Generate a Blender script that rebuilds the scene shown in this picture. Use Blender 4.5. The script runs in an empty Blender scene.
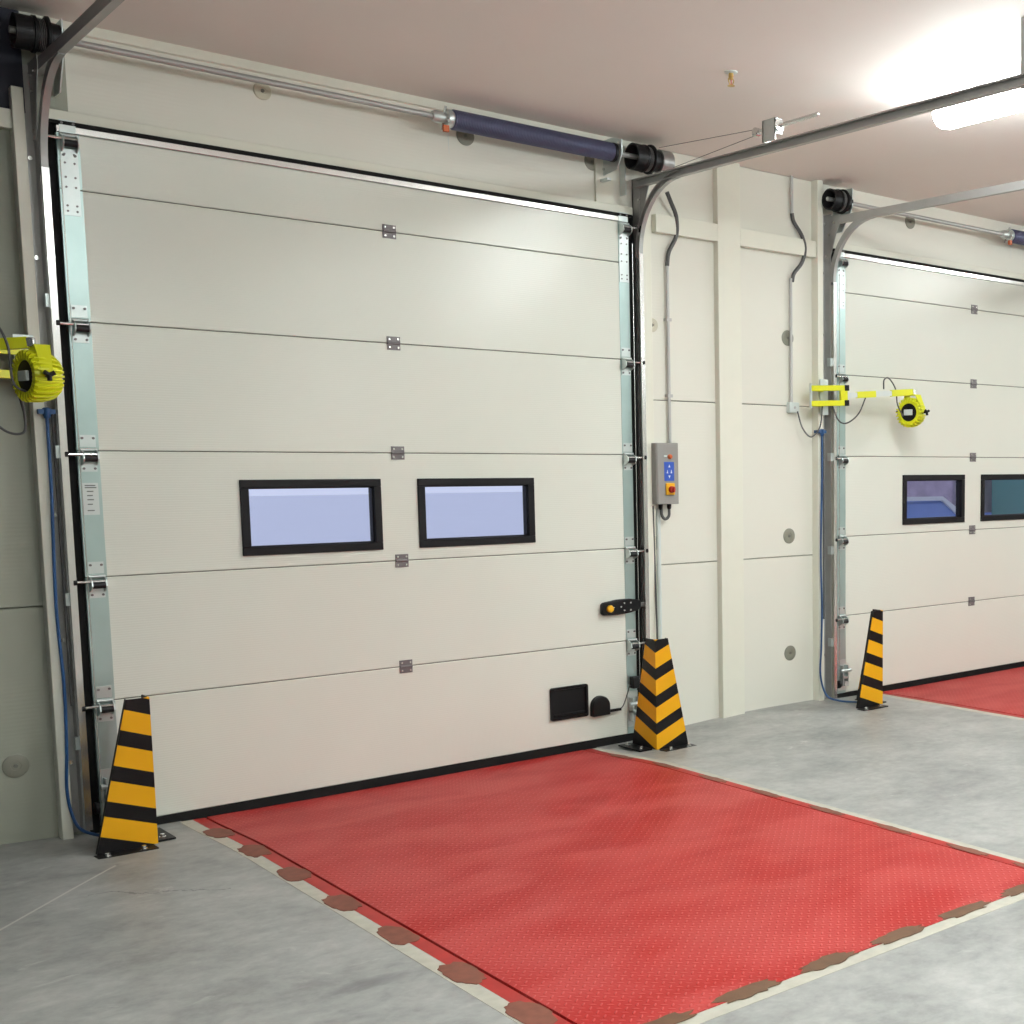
import bpy, bmesh, math, random
from mathutils import Vector, Matrix
random.seed(7)
S = bpy.context.scene
COL = S.collection
PI = math.pi
DX = 5.052            # spacing between the two dock doors
W = 3.027             # clear width of the door leaf
SEAMS = [0.0266 + 0.61 * k for k in range(1, 6)]
TOP = 3.333

# ------------------------------------------------------------------ floor height (the slab is slightly uneven at the threshold)
HF = [(-20, 0.0), (-0.5, 0.0), (-0.1, -0.022), (0.8, -0.034), (3.1, -0.036), (3.6, -0.008), (4.1, 0.015), (4.8, 0.012), (5.5, -0.006), (9, -0.006), (10, 0.0), (40, 0.0)]
def hf(x, y=0.0):
    for (a, za), (b, zb) in zip(HF, HF[1:]):
        if a <= x <= b:
            t = (x - a) / (b - a); z = za + (zb - za) * t
            break
    else:
        z = 0.0
    f = 1.0 if y > -0.03 else max(0.0, 1 - (-0.03 - y) / 0.9)
    f = f * f * (3 - 2 * f)
    return z * f

# ------------------------------------------------------------------ materials
def new_mat(name):
    m = bpy.data.materials.new(name); m.use_nodes = True
    nt = m.node_tree
    return m, nt, nt.nodes['Principled BSDF']
def N(nt, t, **kw):
    n = nt.nodes.new(t)
    for k, v in kw.items():
        if k.startswith('i_'): n.inputs[int(k[2:])].default_value = v
        else: setattr(n, k, v)
    return n
def pbr(name, col, rough=0.5, metal=0.0, var=0.0, scale=8.0, bump=0.0, bscale=60.0, coat=0.0, spec=0.5):
    m, nt, b = new_mat(name)
    b.inputs['Roughness'].default_value = rough
    b.inputs['Metallic'].default_value = metal
    b.inputs['Specular IOR Level'].default_value = spec
    b.inputs['Coat Weight'].default_value = coat
    tc = N(nt, 'ShaderNodeTexCoord')
    if var > 0:
        no = N(nt, 'ShaderNodeTexNoise'); no.inputs['Scale'].default_value = scale; no.inputs['Detail'].default_value = 5
        nt.links.new(tc.outputs['Object'], no.inputs['Vector'])
        mx = N(nt, 'ShaderNodeMix', data_type='RGBA')
        mx.inputs[6].default_value = (*[c * (1 - var) for c in col], 1)
        mx.inputs[7].default_value = (*[min(1, c * (1 + var)) for c in col], 1)
        nt.links.new(no.outputs['Fac'], mx.inputs[0]); nt.links.new(mx.outputs[2], b.inputs['Base Color'])
    else:
        b.inputs['Base Color'].default_value = (*col, 1)
    if bump > 0:
        n2 = N(nt, 'ShaderNodeTexNoise'); n2.inputs['Scale'].default_value = bscale
        nt.links.new(tc.outputs['Object'], n2.inputs['Vector'])
        bp = N(nt, 'ShaderNodeBump'); bp.inputs['Strength'].default_value = bump; bp.inputs['Distance'].default_value = 0.002
        nt.links.new(n2.outputs['Fac'], bp.inputs['Height']); nt.links.new(bp.outputs['Normal'], b.inputs['Normal'])
    return m
def math_node(nt, op, a, b=None, c=None):
    n = N(nt, 'ShaderNodeMath', operation=op)
    for i, v in enumerate((a, b, c)):
        if v is None: continue
        if isinstance(v, (int, float)): n.inputs[i].default_value = v
        else: nt.links.new(v, n.inputs[i])
    return n.outputs[0]

M = {}
def leaf_mat(name, col, rough, ribs=0.012, strength=0.25):
    """coated steel sheet with fine horizontal micro-profiling"""
    m, nt, b = new_mat(name)
    tc = N(nt, 'ShaderNodeTexCoord'); sp = N(nt, 'ShaderNodeSeparateXYZ'); nt.links.new(tc.outputs['Object'], sp.inputs[0])
    no = N(nt, 'ShaderNodeTexNoise'); no.inputs['Scale'].default_value = 1.3; no.inputs['Detail'].default_value = 4
    nt.links.new(tc.outputs['Object'], no.inputs['Vector'])
    mx = N(nt, 'ShaderNodeMix', data_type='RGBA')
    mx.inputs[6].default_value = (*[c * 0.96 for c in col], 1); mx.inputs[7].default_value = (*[c * 1.03 for c in col], 1)
    nt.links.new(no.outputs['Fac'], mx.inputs[0]); nt.links.new(mx.outputs[2], b.inputs['Base Color'])
    b.inputs['Roughness'].default_value = rough
    n3 = N(nt, 'ShaderNodeTexNoise'); n3.inputs['Scale'].default_value = 9
    mp = N(nt, 'ShaderNodeMapping'); mp.inputs['Scale'].default_value = (1, 1, 6)
    nt.links.new(tc.outputs['Object'], mp.inputs[0]); nt.links.new(mp.outputs[0], n3.inputs['Vector'])
    wv = math_node(nt, 'SINE', math_node(nt, 'ADD', math_node(nt, 'MULTIPLY', sp.outputs['Z'], 2 * PI / ribs), math_node(nt, 'MULTIPLY', n3.outputs['Fac'], 3.0)))
    h = math_node(nt, 'ADD', wv, math_node(nt, 'MULTIPLY', no.outputs['Fac'], 6.0))
    bp = N(nt, 'ShaderNodeBump'); bp.inputs['Strength'].default_value = strength; bp.inputs['Distance'].default_value = 0.0006
    nt.links.new(h, bp.inputs['Height']); nt.links.new(bp.outputs['Normal'], b.inputs['Normal'])
    return m
M['leaf'] = leaf_mat('door_sheet_cream', (0.735, 0.765, 0.69), 0.26, 0.012, 0.3)
M['wall'] = leaf_mat('wall_panel_cream', (0.735, 0.73, 0.65), 0.42, 0.02, 0.18)
M['wallshade'] = leaf_mat('wall_panel_shaded', (0.31, 0.325, 0.265), 0.5, 0.02, 0.18)  # same wall paint, darkened to put the left bay's shade into its colour
M['post'] = pbr('post_cream', (0.745, 0.745, 0.645), 0.4, var=0.03)
M['seam'] = pbr('seam_dark', (0.10, 0.10, 0.085), 0.8)
M['galv'] = pbr('galvanised_cap', (0.42, 0.545, 0.53), 0.34, 0.7, var=0.14, scale=5)
M['galv2'] = pbr('galvanised_plate', (0.60, 0.66, 0.65), 0.36, 0.7, var=0.12, scale=14)
M['track'] = pbr('track_steel', (0.40, 0.40, 0.39), 0.42, 0.55, var=0.15, scale=9)
M['bright'] = pbr('bright_zinc', (0.72, 0.72, 0.70), 0.24, 0.9, var=0.06)
M['rail'] = pbr('rail_steel', (0.42, 0.42, 0.41), 0.42, 0.5, var=0.12, scale=6)
M['hinge'] = pbr('hinge_grey', (0.17, 0.155, 0.16), 0.45, 0.3, var=0.1, scale=30)
M['rubber'] = pbr('black_rubber', (0.006, 0.006, 0.006), 0.7, spec=0.2)
M['black'] = pbr('black_plastic', (0.006, 0.006, 0.007), 0.45, spec=0.25)
M['frameblk'] = pbr('window_frame_black', (0.006, 0.0055, 0.007), 0.5, spec=0.25)
M['drum'] = pbr('drum_dark', (0.022, 0.022, 0.024), 0.4, 0.6, var=0.2, scale=20)
M['alu'] = pbr('drum_aluminium', (0.42, 0.42, 0.42), 0.38, 0.8, var=0.15, scale=14)
M['yellow'] = pbr('lamp_yellow', (0.70, 0.72, 0.015), 0.38, var=0.04)
M['safety'] = pbr('knob_yellow', (0.80, 0.42, 0.01), 0.4)
M['red'] = pbr('switch_red', (0.45, 0.02, 0.015), 0.35)
M['orange'] = pbr('orange_tag', (0.55, 0.12, 0.03), 0.5)
M['blue'] = pbr('blue_cable', (0.015, 0.07, 0.20), 0.4)
M['label'] = pbr('label_white', (0.62, 0.68, 0.66), 0.5)
M['ink'] = pbr('label_ink', (0.12, 0.14, 0.14), 0.6)
M['boxgrey'] = pbr('box_grey', (0.27, 0.265, 0.25), 0.45, var=0.04)
M['pipe'] = pbr('pipe_grey', (0.47, 0.47, 0.46), 0.4)
M['hose'] = pbr('hose_dark_grey', (0.07, 0.07, 0.07), 0.5)
M['panelblue'] = pbr('keypad_blue', (0.03, 0.09, 0.46), 0.35)
M['white'] = pbr('symbol_white', (0.75, 0.77, 0.8), 0.4)
M['brass'] = pbr('sprinkler_brass', (0.62, 0.45, 0.16), 0.3, 0.9)
M['cap'] = pbr('fixing_disc_grey', (0.22, 0.22, 0.175), 0.5, var=0.1, scale=20)
M['capin'] = pbr('fixing_screw', (0.16, 0.16, 0.14), 0.4, 0.4)
M['capcream'] = pbr('fixing_disc_cream', (0.55, 0.53, 0.42), 0.45, var=0.05, scale=20)
M['lampbody'] = pbr('luminaire_body', (0.75, 0.75, 0.74), 0.5)
M['shade_navy'] = pbr('shade_dark_navy', (0.012, 0.014, 0.03), 0.6)  # dark colour standing for shade on the upper wall, also on the added partition
M['ceiling'] = pbr('ceiling_paint', (0.86, 0.80, 0.755), 0.7, var=0.03, scale=1.5)
M['outwall'] = pbr('rear_wall_paint', (0.60, 0.58, 0.52), 0.7, var=0.03, scale=1)
M['yard'] = pbr('yard_snow', (0.72, 0.74, 0.80), 0.9, var=0.04, scale=0.3)

def spring_mat():
    m, nt, b = new_mat('spring_blue')
    b.inputs['Base Color'].default_value = (0.115, 0.125, 0.215, 1); b.inputs['Roughness'].default_value = 0.35; b.inputs['Metallic'].default_value = 0.3
    return m
M['spring'] = spring_mat()

def emis(name, col, s):
    m, nt, b = new_mat(name)
    b.inputs['Base Color'].default_value = (0.8, 0.8, 0.8, 1)
    b.inputs['Emission Color'].default_value = (*col, 1); b.inputs['Emission Strength'].default_value = s
    return m
LAMP_S = 74.0
M['tube'] = emis('diffuser_lit', (0.915, 0.985, 0.985), LAMP_S)

def glass_mat():
    m, nt, b = new_mat('window_glass')
    nt.nodes.remove(b)
    out = [n for n in nt.nodes if n.type == 'OUTPUT_MATERIAL'][0]
    tr = N(nt, 'ShaderNodeBsdfTransparent'); tr.inputs[0].default_value = (0.93, 0.94, 0.97, 1)
    gl = N(nt, 'ShaderNodeBsdfGlossy'); gl.inputs['Roughness'].default_value = 0.03
    lw = N(nt, 'ShaderNodeLayerWeight'); lw.inputs[0].default_value = 0.5
    fr = math_node(nt, 'ADD', math_node(nt, 'MULTIPLY', math_node(nt, 'POWER', lw.outputs['Facing'], 5.0), 0.9), 0.035)
    mx = N(nt, 'ShaderNodeMixShader')
    nt.links.new(fr, mx.inputs[0]); nt.links.new(tr.outputs[0], mx.inputs[1]); nt.links.new(gl.outputs[0], mx.inputs[2])
    nt.links.new(mx.outputs[0], out.inputs[0])
    return m
M['glass'] = glass_mat()

def stripe_mat(name, slope):
    """yellow and black chevrons meeting at the ridge (object origin)"""
    m, nt, b = new_mat(name)
    tc = N(nt, 'ShaderNodeTexCoord'); sp = N(nt, 'ShaderNodeSeparateXYZ'); nt.links.new(tc.outputs['Object'], sp.inputs[0])
    d = math_node(nt, 'ADD', math_node(nt, 'ABSOLUTE', sp.outputs['X']), math_node(nt, 'ABSOLUTE', sp.outputs['Y']))
    v = math_node(nt, 'SUBTRACT', sp.outputs['Z'], math_node(nt, 'MULTIPLY', d, slope))
    ph = math_node(nt, 'FRACT', math_node(nt, 'DIVIDE', math_node(nt, 'SUBTRACT', v, 0.003 - 0.1755 * 4), 0.1755))
    yel = math_node(nt, 'LESS_THAN', ph, 0.575)
    above = math_node(nt, 'GREATER_THAN', v, 0.003)          # the foot stays black
    f = math_node(nt, 'MULTIPLY', yel, above)
    mx = N(nt, 'ShaderNodeMix', data_type='RGBA')
    mx.inputs[6].default_value = (0.005, 0.004, 0.005, 1); mx.inputs[7].default_value = (0.76, 0.37, 0.006, 1)
    nt.links.new(f, mx.inputs[0]); nt.links.new(mx.outputs[2], b.inputs['Base Color'])
    b.inputs['Roughness'].default_value = 0.45; b.inputs['Specular IOR Level'].default_value = 0.25
    return m
M['stripeA'] = stripe_mat('hazard_stripes_flat', 0.36)
M['stripeB'] = stripe_mat('hazard_stripes_steep', 0.42)

def concrete_mat():
    m, nt, b = new_mat('polished_concrete')
    L = nt.links
    tc = N(nt, 'ShaderNodeTexCoord')
    def noise(scale, sx, sy, detail=6, dist=0.0, rot=0.0):
        mp = N(nt, 'ShaderNodeMapping'); mp.inputs['Scale'].default_value = (sx, sy, 1); mp.inputs['Rotation'].default_value = (0, 0, rot)
        L.new(tc.outputs['Object'], mp.inputs[0])
        n = N(nt, 'ShaderNodeTexNoise'); n.inputs['Scale'].default_value = scale; n.inputs['Detail'].default_value = detail
        n.inputs['Distortion'].default_value = dist; n.inputs['Roughness'].default_value = 0.62; L.new(mp.outputs[0], n.inputs['Vector'])
        return n.outputs['Fac']
    a = noise(1.7, 1.0, 1.15, 12, 0.35, 0.5)
    c = noise(6.5, 1.0, 1.35, 12, 0.4, 0.55)
    g = noise(60.0, 1, 1, 3)
    md = noise(17.0, 1, 1.2, 8, 0.3, 0.2)
    s = math_node(nt, 'ADD', math_node(nt, 'MULTIPLY', a, 0.46), math_node(nt, 'ADD', math_node(nt, 'MULTIPLY', c, 0.30), math_node(nt, 'ADD', math_node(nt, 'MULTIPLY', md, 0.19), math_node(nt, 'MULTIPLY', g, 0.05))))
    cr = N(nt, 'ShaderNodeValToRGB'); L.new(s, cr.inputs[0])
    e = cr.color_ramp.elements
    e[0].position = 0.37; e[0].color = (0.19, 0.195, 0.188, 1)
    e[1].position = 0.63; e[1].color = (0.43, 0.435, 0.415, 1)
    x = cr.color_ramp.elements.new(0.5); x.color = (0.31, 0.315, 0.303, 1)
    # small dark and pale scuffs
    k = noise(2.6, 1.0, 1.8, 12, 1.5, 0.3)
    dk = N(nt, 'ShaderNodeMapRange'); dk.inputs[1].default_value = 0.66; dk.inputs[2].default_value = 0.74; L.new(k, dk.inputs[0])
    mx = N(nt, 'ShaderNodeMix', data_type='RGBA'); mx.inputs[7].default_value = (0.14, 0.14, 0.145, 1)
    L.new(math_node(nt, 'MULTIPLY', dk.outputs[0], 0.5), mx.inputs[0]); L.new(cr.outputs[0], mx.inputs[6])
    k2 = noise(3.1, 1.0, 1.9, 12, 1.2, 0.6)
    pk = N(nt, 'ShaderNodeMapRange'); pk.inputs[1].default_value = 0.64; pk.inputs[2].default_value = 0.74; L.new(k2, pk.inputs[0])
    m2 = N(nt, 'ShaderNodeMix', data_type='RGBA'); m2.inputs[7].default_value = (0.60, 0.60, 0.57, 1)
    L.new(math_node(nt, 'MULTIPLY', pk.outputs[0], 0.55), m2.inputs[0]); L.new(mx.outputs[2], m2.inputs[6])
    # rubber smudge
    sp = N(nt, 'ShaderNodeSeparateXYZ'); L.new(tc.outputs['Object'], sp.inputs[0])
    sx_ = math_node(nt, 'DIVIDE', math_node(nt, 'SUBTRACT', sp.outputs['X'], 0.05), 0.19)
    sy_ = math_node(nt, 'DIVIDE', math_node(nt, 'SUBTRACT', sp.outputs['Y'], -2.75), 0.06)
    r2 = math_node(nt, 'ADD', math_node(nt, 'POWER', sx_, 2.0), math_node(nt, 'POWER', sy_, 2.0))
    sm = N(nt, 'ShaderNodeMapRange'); sm.inputs[1].default_value = 1.3; sm.inputs[2].default_value = 0.1; L.new(math_node(nt, 'ADD', r2, math_node(nt, 'MULTIPLY', noise(14, 1, 2.5, 4, 1.0), 1.0)), sm.inputs[0])
    m3 = N(nt, 'ShaderNodeMix', data_type='RGBA'); m3.inputs[7].default_value = (0.10, 0.105, 0.11, 1)
    L.new(math_node(nt, 'MULTIPLY', sm.outputs[0], 0.85), m3.inputs[0]); L.new(m2.outputs[2], m3.inputs[6])
    # pale scratched line
    ln = math_node(nt, 'ABSOLUTE', math_node(nt, 'ADD', math_node(nt, 'MULTIPLY', math_node(nt, 'ADD', sp.outputs['X'], 0.751), 0.728), math_node(nt, 'MULTIPLY', math_node(nt, 'ADD', sp.outputs['Y'], 1.259), -0.685)))
    l1 = math_node(nt, 'LESS_THAN', ln, 0.006)
    l2 = math_node(nt, 'MULTIPLY', math_node(nt, 'GREATER_THAN', sp.outputs['X'], -2.0), math_node(nt, 'LESS_THAN', sp.outputs['X'], -0.2))
    m4 = N(nt, 'ShaderNodeMix', data_type='RGBA'); m4.inputs[7].default_value = (0.60, 0.59, 0.54, 1)
    L.new(math_node(nt, 'MULTIPLY', math_node(nt, 'MULTIPLY', l1, l2), 0.7), m4.inputs[0]); L.new(m3.outputs[2], m4.inputs[6])
    # hairline crack
    px = math_node(nt, 'SUBTRACT', sp.outputs['X'], -0.28); py = math_node(nt, 'SUBTRACT', sp.outputs['Y'], -1.12)
    wob = math_node(nt, 'MULTIPLY', math_node(nt, 'SUBTRACT', noise(7, 1, 1, 5, 0.5), 0.5), 0.22)
    dl = math_node(nt, 'ABSOLUTE', math_node(nt, 'ADD', math_node(nt, 'ADD', math_node(nt, 'MULTIPLY', px, 0.58), math_node(nt, 'MULTIPLY', py, 0.814)), wob))
    rng = math_node(nt, 'MULTIPLY', math_node(nt, 'GREATER_THAN', px, -0.12), math_node(nt, 'LESS_THAN', px, 0.34))
    ck = math_node(nt, 'MULTIPLY', math_node(nt, 'MULTIPLY', math_node(nt, 'LESS_THAN', dl, 0.0045), rng), math_node(nt, 'LESS_THAN', math_node(nt, 'ABSOLUTE', math_node(nt, 'ADD', py, 0.05)), 0.35))
    m5 = N(nt, 'ShaderNodeMix', data_type='RGBA'); m5.inputs[7].default_value = (0.10, 0.10, 0.10, 1)
    L.new(math_node(nt, 'MULTIPLY', ck, 0.7), m5.inputs[0]); L.new(m4.outputs[2], m5.inputs[6])
    L.new(m5.outputs[2], b.inputs['Base Color'])
    rr = N(nt, 'ShaderNodeMapRange'); rr.inputs[3].default_value = 0.30; rr.inputs[4].default_value = 0.55; L.new(c, rr.inputs[0])
    L.new(rr.outputs[0], b.inputs['Roughness'])
    bp = N(nt, 'ShaderNodeBump'); bp.inputs['Strength'].default_value = 0.12; bp.inputs['Distance'].default_value = 0.004
    L.new(s, bp.inputs['Height']); L.new(bp.outputs['Normal'], b.inputs['Normal'])
    return m
M['concrete'] = concrete_mat()

def tread_mat():
    """red painted steel with raised tear-drop tread"""
    m, nt, b = new_mat('red_tread_plate')
    L = nt.links
    tc = N(nt, 'ShaderNodeTexCoord'); sp = N(nt, 'ShaderNodeSeparateXYZ'); L.new(tc.outputs['Object'], sp.inputs[0])
    P = 0.042
    def bumps(ox, oy, ang):
        fx = math_node(nt, 'SUBTRACT', math_node(nt, 'FRACT', math_node(nt, 'ADD', math_node(nt, 'DIVIDE', sp.outputs['X'], P), ox)), 0.5)
        fy = math_node(nt, 'SUBTRACT', math_node(nt, 'FRACT', math_node(nt, 'ADD', math_node(nt, 'DIVIDE', sp.outputs['Y'], P), oy)), 0.5)
        ca, sa = math.cos(ang), math.sin(ang)
        u = math_node(nt, 'ADD', math_node(nt, 'MULTIPLY', fx, ca), math_node(nt, 'MULTIPLY', fy, sa))
        v = math_node(nt, 'SUBTRACT', math_node(nt, 'MULTIPLY', fy, ca), math_node(nt, 'MULTIPLY', fx, sa))
        r = math_node(nt, 'ADD', math_node(nt, 'POWER', math_node(nt, 'DIVIDE', u, 0.36), 2.0), math_node(nt, 'POWER', math_node(nt, 'DIVIDE', v, 0.12), 2.0))
        mr = N(nt, 'ShaderNodeMapRange'); mr.inputs[1].default_value = 1.0; mr.inputs[2].default_value = 0.25; L.new(r, mr.inputs[0])
        return mr.outputs[0]
    h = math_node(nt, 'MAXIMUM', bumps(0, 0, PI / 4), bumps(0.5, 0.5, -PI / 4))
    n1 = N(nt, 'ShaderNodeTexNoise'); n1.inputs['Scale'].default_value = 1.7; n1.inputs['Detail'].default_value = 6; n1.inputs['Distortion'].default_value = 0.5
    mp = N(nt, 'ShaderNodeMapping'); mp.inputs['Scale'].default_value = (1.0, 1.9, 1); mp.inputs['Rotation'].default_value = (0, 0, -0.25)
    L.new(tc.outputs['Object'], mp.inputs[0]); L.new(mp.outputs[0], n1.inputs['Vector'])
    cr = N(nt, 'ShaderNodeValToRGB'); L.new(n1.outputs['Fac'], cr.inputs[0])
    e = cr.color_ramp.elements
    e[0].position = 0.40; e[0].color = (0.35, 0.006, 0.005, 1)
    e[1].position = 0.60; e[1].color = (0.43, 0.040, 0.037, 1)
    n2 = N(nt, 'ShaderNodeTexNoise'); n2.inputs['Scale'].default_value = 14; n2.inputs['Detail'].default_value = 5
    L.new(tc.outputs['Object'], n2.inputs['Vector'])
    wear = math_node(nt, 'MULTIPLY', h, math_node(nt, 'MULTIPLY', n2.outputs['Fac'], 0.6))
    mx = N(nt, 'ShaderNodeMix', data_type='RGBA'); mx.inputs[7].default_value = (0.66, 0.17, 0.16, 1)
    L.new(wear, mx.inputs[0]); L.new(cr.outputs[0], mx.inputs[6]); L.new(mx.outputs[2], b.inputs['Base Color'])
    b.inputs['Roughness'].default_value = 0.45; b.inputs['Specular IOR Level'].default_value = 0.25
    bp = N(nt, 'ShaderNodeBump'); bp.inputs['Strength'].default_value = 0.8; bp.inputs['Distance'].default_value = 0.003
    L.new(h, bp.inputs['Height']); L.new(bp.outputs['Normal'], b.inputs['Normal'])
    return m
M['tread'] = tread_mat()
M['redflat'] = pbr('red_frame_paint', (0.36, 0.022, 0.018), 0.5, spec=0.3, var=0.25, scale=12)
M['primer'] = pbr('brown_primer', (0.19, 0.062, 0.038), 0.7, var=0.35, scale=25)
M['primer2'] = pbr('bare_brown_primer', (0.12, 0.060, 0.028), 0.7, var=0.4, scale=25)
M['mortar'] = pbr('pale_mortar', (0.47, 0.455, 0.385), 0.8, var=0.22, scale=18)
M['gap'] = pbr('dark_gap', (0.03, 0.012, 0.010), 0.8)

# ------------------------------------------------------------------ mesh builder
class MB:
    def __init__(s): s.v = []; s.f = []; s.mi = []; s.cur = 0
    def add(s, vs, fs):
        o = len(s.v); s.v += [tuple(p) for p in vs]; s.f += [tuple(o + i for i in f) for f in fs]; s.mi += [s.cur] * len(fs); return s
    def mat(s, i): s.cur = i; return s
    def box(s, x0, x1, y0, y1, z0, z1, R=None, at=None):
        x0, x1 = sorted((x0, x1)); y0, y1 = sorted((y0, y1)); z0, z1 = sorted((z0, z1))
        vs = [(x, y, z) for x in (x0, x1) for y in (y0, y1) for z in (z0, z1)]
        if R is not None: vs = [R @ Vector(p) for p in vs]
        if at is not None: vs = [Vector(p) + Vector(at) for p in vs]
        return s.add(vs, [(0, 1, 3, 2), (4, 6, 7, 5), (0, 4, 5, 1), (2, 3, 7, 6), (0, 2, 6, 4), (1, 5, 7, 3)])
    def cbox(s, x0, x1, y0, y1, z0, z1, c):
        """box with chamfered edges facing -y (front) and its four upright corners"""
        pts = lambda q: [(x0 + q, z0), (x1 - q, z0), (x1, z0 + q), (x1, z1 - q), (x1 - q, z1), (x0 + q, z1), (x0, z1 - q), (x0, z0 + q)]
        def ins(ps, d):
            cx, cz = (x0 + x1) / 2, (z0 + z1) / 2
            return [(x + (d if x < cx else -d), z + (d if z < cz else -d)) for x, z in ps]
        a = [(x, y1, z) for x, z in pts(c)]; b = [(x, y0 + c, z) for x, z in pts(c)]; d = [(x, y0, z) for x, z in ins(pts(c), c)]
        fs = [tuple(range(7, -1, -1))]
        for i in range(8):
            j = (i + 1) % 8
            fs += [(i, j, 8 + j, 8 + i), (8 + i, 8 + j, 16 + j, 16 + i)]
        fs.append(tuple(range(16, 24)))
        return s.add(a + b + d, fs)
    def prism(s, poly, axis, a0, a1):
        """polygon in the two axes other than 'axis', extruded along it"""
        def P(p, a):
            return {'x': (a, p[0], p[1]), 'y': (p[0], a, p[1]), 'z': (p[0], p[1], a)}[axis]
        n = len(poly)
        return s.add([P(p, a0) for p in poly] + [P(p, a1) for p in poly], [tuple(range(n)), tuple(range(2 * n - 1, n - 1, -1))] + [(i, (i + 1) % n, n + (i + 1) % n, n + i) for i in range(n)])
    def cyl(s, p, q, r, r2=None, n=20):
        p, q = Vector(p), Vector(q); r2 = r if r2 is None else r2
        d = (q - p).normalized(); a = d.orthogonal().normalized(); b = d.cross(a)
        ring = lambda c, rr: [c + a * rr * math.cos(2 * PI * i / n) + b * rr * math.sin(2 * PI * i / n) for i in range(n)]
        return s.add(ring(p, r) + ring(q, r2), [tuple(range(n - 1, -1, -1)), tuple(range(n, 2 * n))] + [(i, (i + 1) % n, n + (i + 1) % n, n + i) for i in range(n)])
    def lathe(s, p, d, prof, n=28):
        """prof: (distance along d, radius) list"""
        p, d = Vector(p), Vector(d).normalized(); a = d.orthogonal().normalized(); b = d.cross(a); vs = []; fs = []
        for t, r in prof:
            vs += [p + d * t + (a * math.cos(2 * PI * i / n) + b * math.sin(2 * PI * i / n)) * max(r, 1e-4) for i in range(n)]
        for k in range(len(prof) - 1):
            fs += [(k * n + i, k * n + (i + 1) % n, (k + 1) * n + (i + 1) % n, (k + 1) * n + i) for i in range(n)]
        fs += [tuple(range(n - 1, -1, -1)), tuple(range((len(prof) - 1) * n, len(prof) * n))]
        return s.add(vs, fs)
    def sweep(s, path, sec, upv=(1, 0, 0)):
        """section (list of (u,v)) swept along path; u follows upv, v is normal to both"""
        path = [Vector(p) for p in path]; vs = []; n = len(sec); U = Vector(upv)
        for i, p in enumerate(path):
            t = (path[min(i + 1, len(path) - 1)] - path[max(i - 1, 0)]).normalized()
            v = t.cross(U).normalized()
            vs += [p + U * a + v * b for a, b in sec]
        fs = []
        for k in range(len(path) - 1):
            fs += [(k * n + i, k * n + (i + 1) % n, (k + 1) * n + (i + 1) % n, (k + 1) * n + i) for i in range(n)]
        fs += [tuple(range(n - 1, -1, -1)), tuple(range((len(path) - 1) * n, len(path) * n))]
        return s.add(vs, fs)
    def tube(s, pts, r, n=10, sub=8, smooth=True, close_ends=True):
        pts = [Vector(p) for p in pts]
        if smooth and len(pts) > 2:
            ex = [pts[0] * 2 - pts[1]] + pts + [pts[-1] * 2 - pts[-2]]; out = []
            for i in range(1, len(ex) - 2):
                p0, p1, p2, p3 = ex[i - 1:i + 3]
                for k in range(sub):
                    t = k / sub
                    out.append(0.5 * ((2 * p1) + (p2 - p0) * t + (2 * p0 - 5 * p1 + 4 * p2 - p3) * t * t + (3 * p1 - p0 - 3 * p2 + p3) * t ** 3))
            pts = out + [ex[-2]]
        t0 = (pts[1] - pts[0]).normalized(); a = t0.orthogonal().normalized(); vs = []
        for i, p in enumerate(pts):
            t = (pts[min(i + 1, len(pts) - 1)] - pts[max(i - 1, 0)]).normalized()
            a = (a - t * a.dot(t)).normalized(); b = t.cross(a)
            vs += [p + (a * math.cos(2 * PI * j / n) + b * math.sin(2 * PI * j / n)) * r for j in range(n)]
        m = len(pts)
        fs = [(k * n + i, k * n + (i + 1) % n, (k + 1) * n + (i + 1) % n, (k + 1) * n + i) for k in range(m - 1) for i in range(n)]
        fs += [tuple(range(n - 1, -1, -1)), tuple(range((m - 1) * n, m * n))]
        return s.add(vs, fs)
    def build(s, name, mats, parent=None, loc=None, bevel=0.0, smooth=True, seg=2):
        me = bpy.data.meshes.new(name)
        me.from_pydata(s.v, [], s.f)
        bm = bmesh.new(); bm.from_mesh(me)
        for i, f in enumerate(bm.faces): f.material_index = s.mi[i]
        bmesh.ops.recalc_face_normals(bm, faces=bm.faces)
        bm.to_mesh(me); bm.free()
        mats = mats if isinstance(mats, (list, tuple)) else [mats]
        for k in mats: me.materials.append(M[k])
        if smooth:
            me.polygons.foreach_set('use_smooth', [True] * len(me.polygons)); me.set_sharp_from_angle(angle=math.radians(35))
        o = bpy.data.objects.new(name, me); COL.objects.link(o)
        if parent is not None: o.parent = parent
        if loc is not None: o.location = loc
        if bevel > 0:
            md = o.modifiers.new('edge', 'BEVEL'); md.width = bevel; md.segments = seg; md.limit_method = 'ANGLE'; md.angle_limit = math.radians(40)
        return o
def tag(o, label=None, cat=None, group=None, kind=None):
    if label: o['label'] = label
    if cat: o['category'] = cat
    if group: o['group'] = group
    if kind: o['kind'] = kind
    return o
def empty(name, loc=(0, 0, 0)):
    o = bpy.data.objects.new(name, None); COL.objects.link(o); o.location = loc; o.empty_display_size = 0.1
    return o
def copy_tree(o, parent=None, loc=None):
    c = o.copy(); COL.objects.link(c)
    if parent is not None: c.parent = parent
    if loc is not None: c.location = loc
    for ch in list(o.children): copy_tree(ch, c)
    return c

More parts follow.
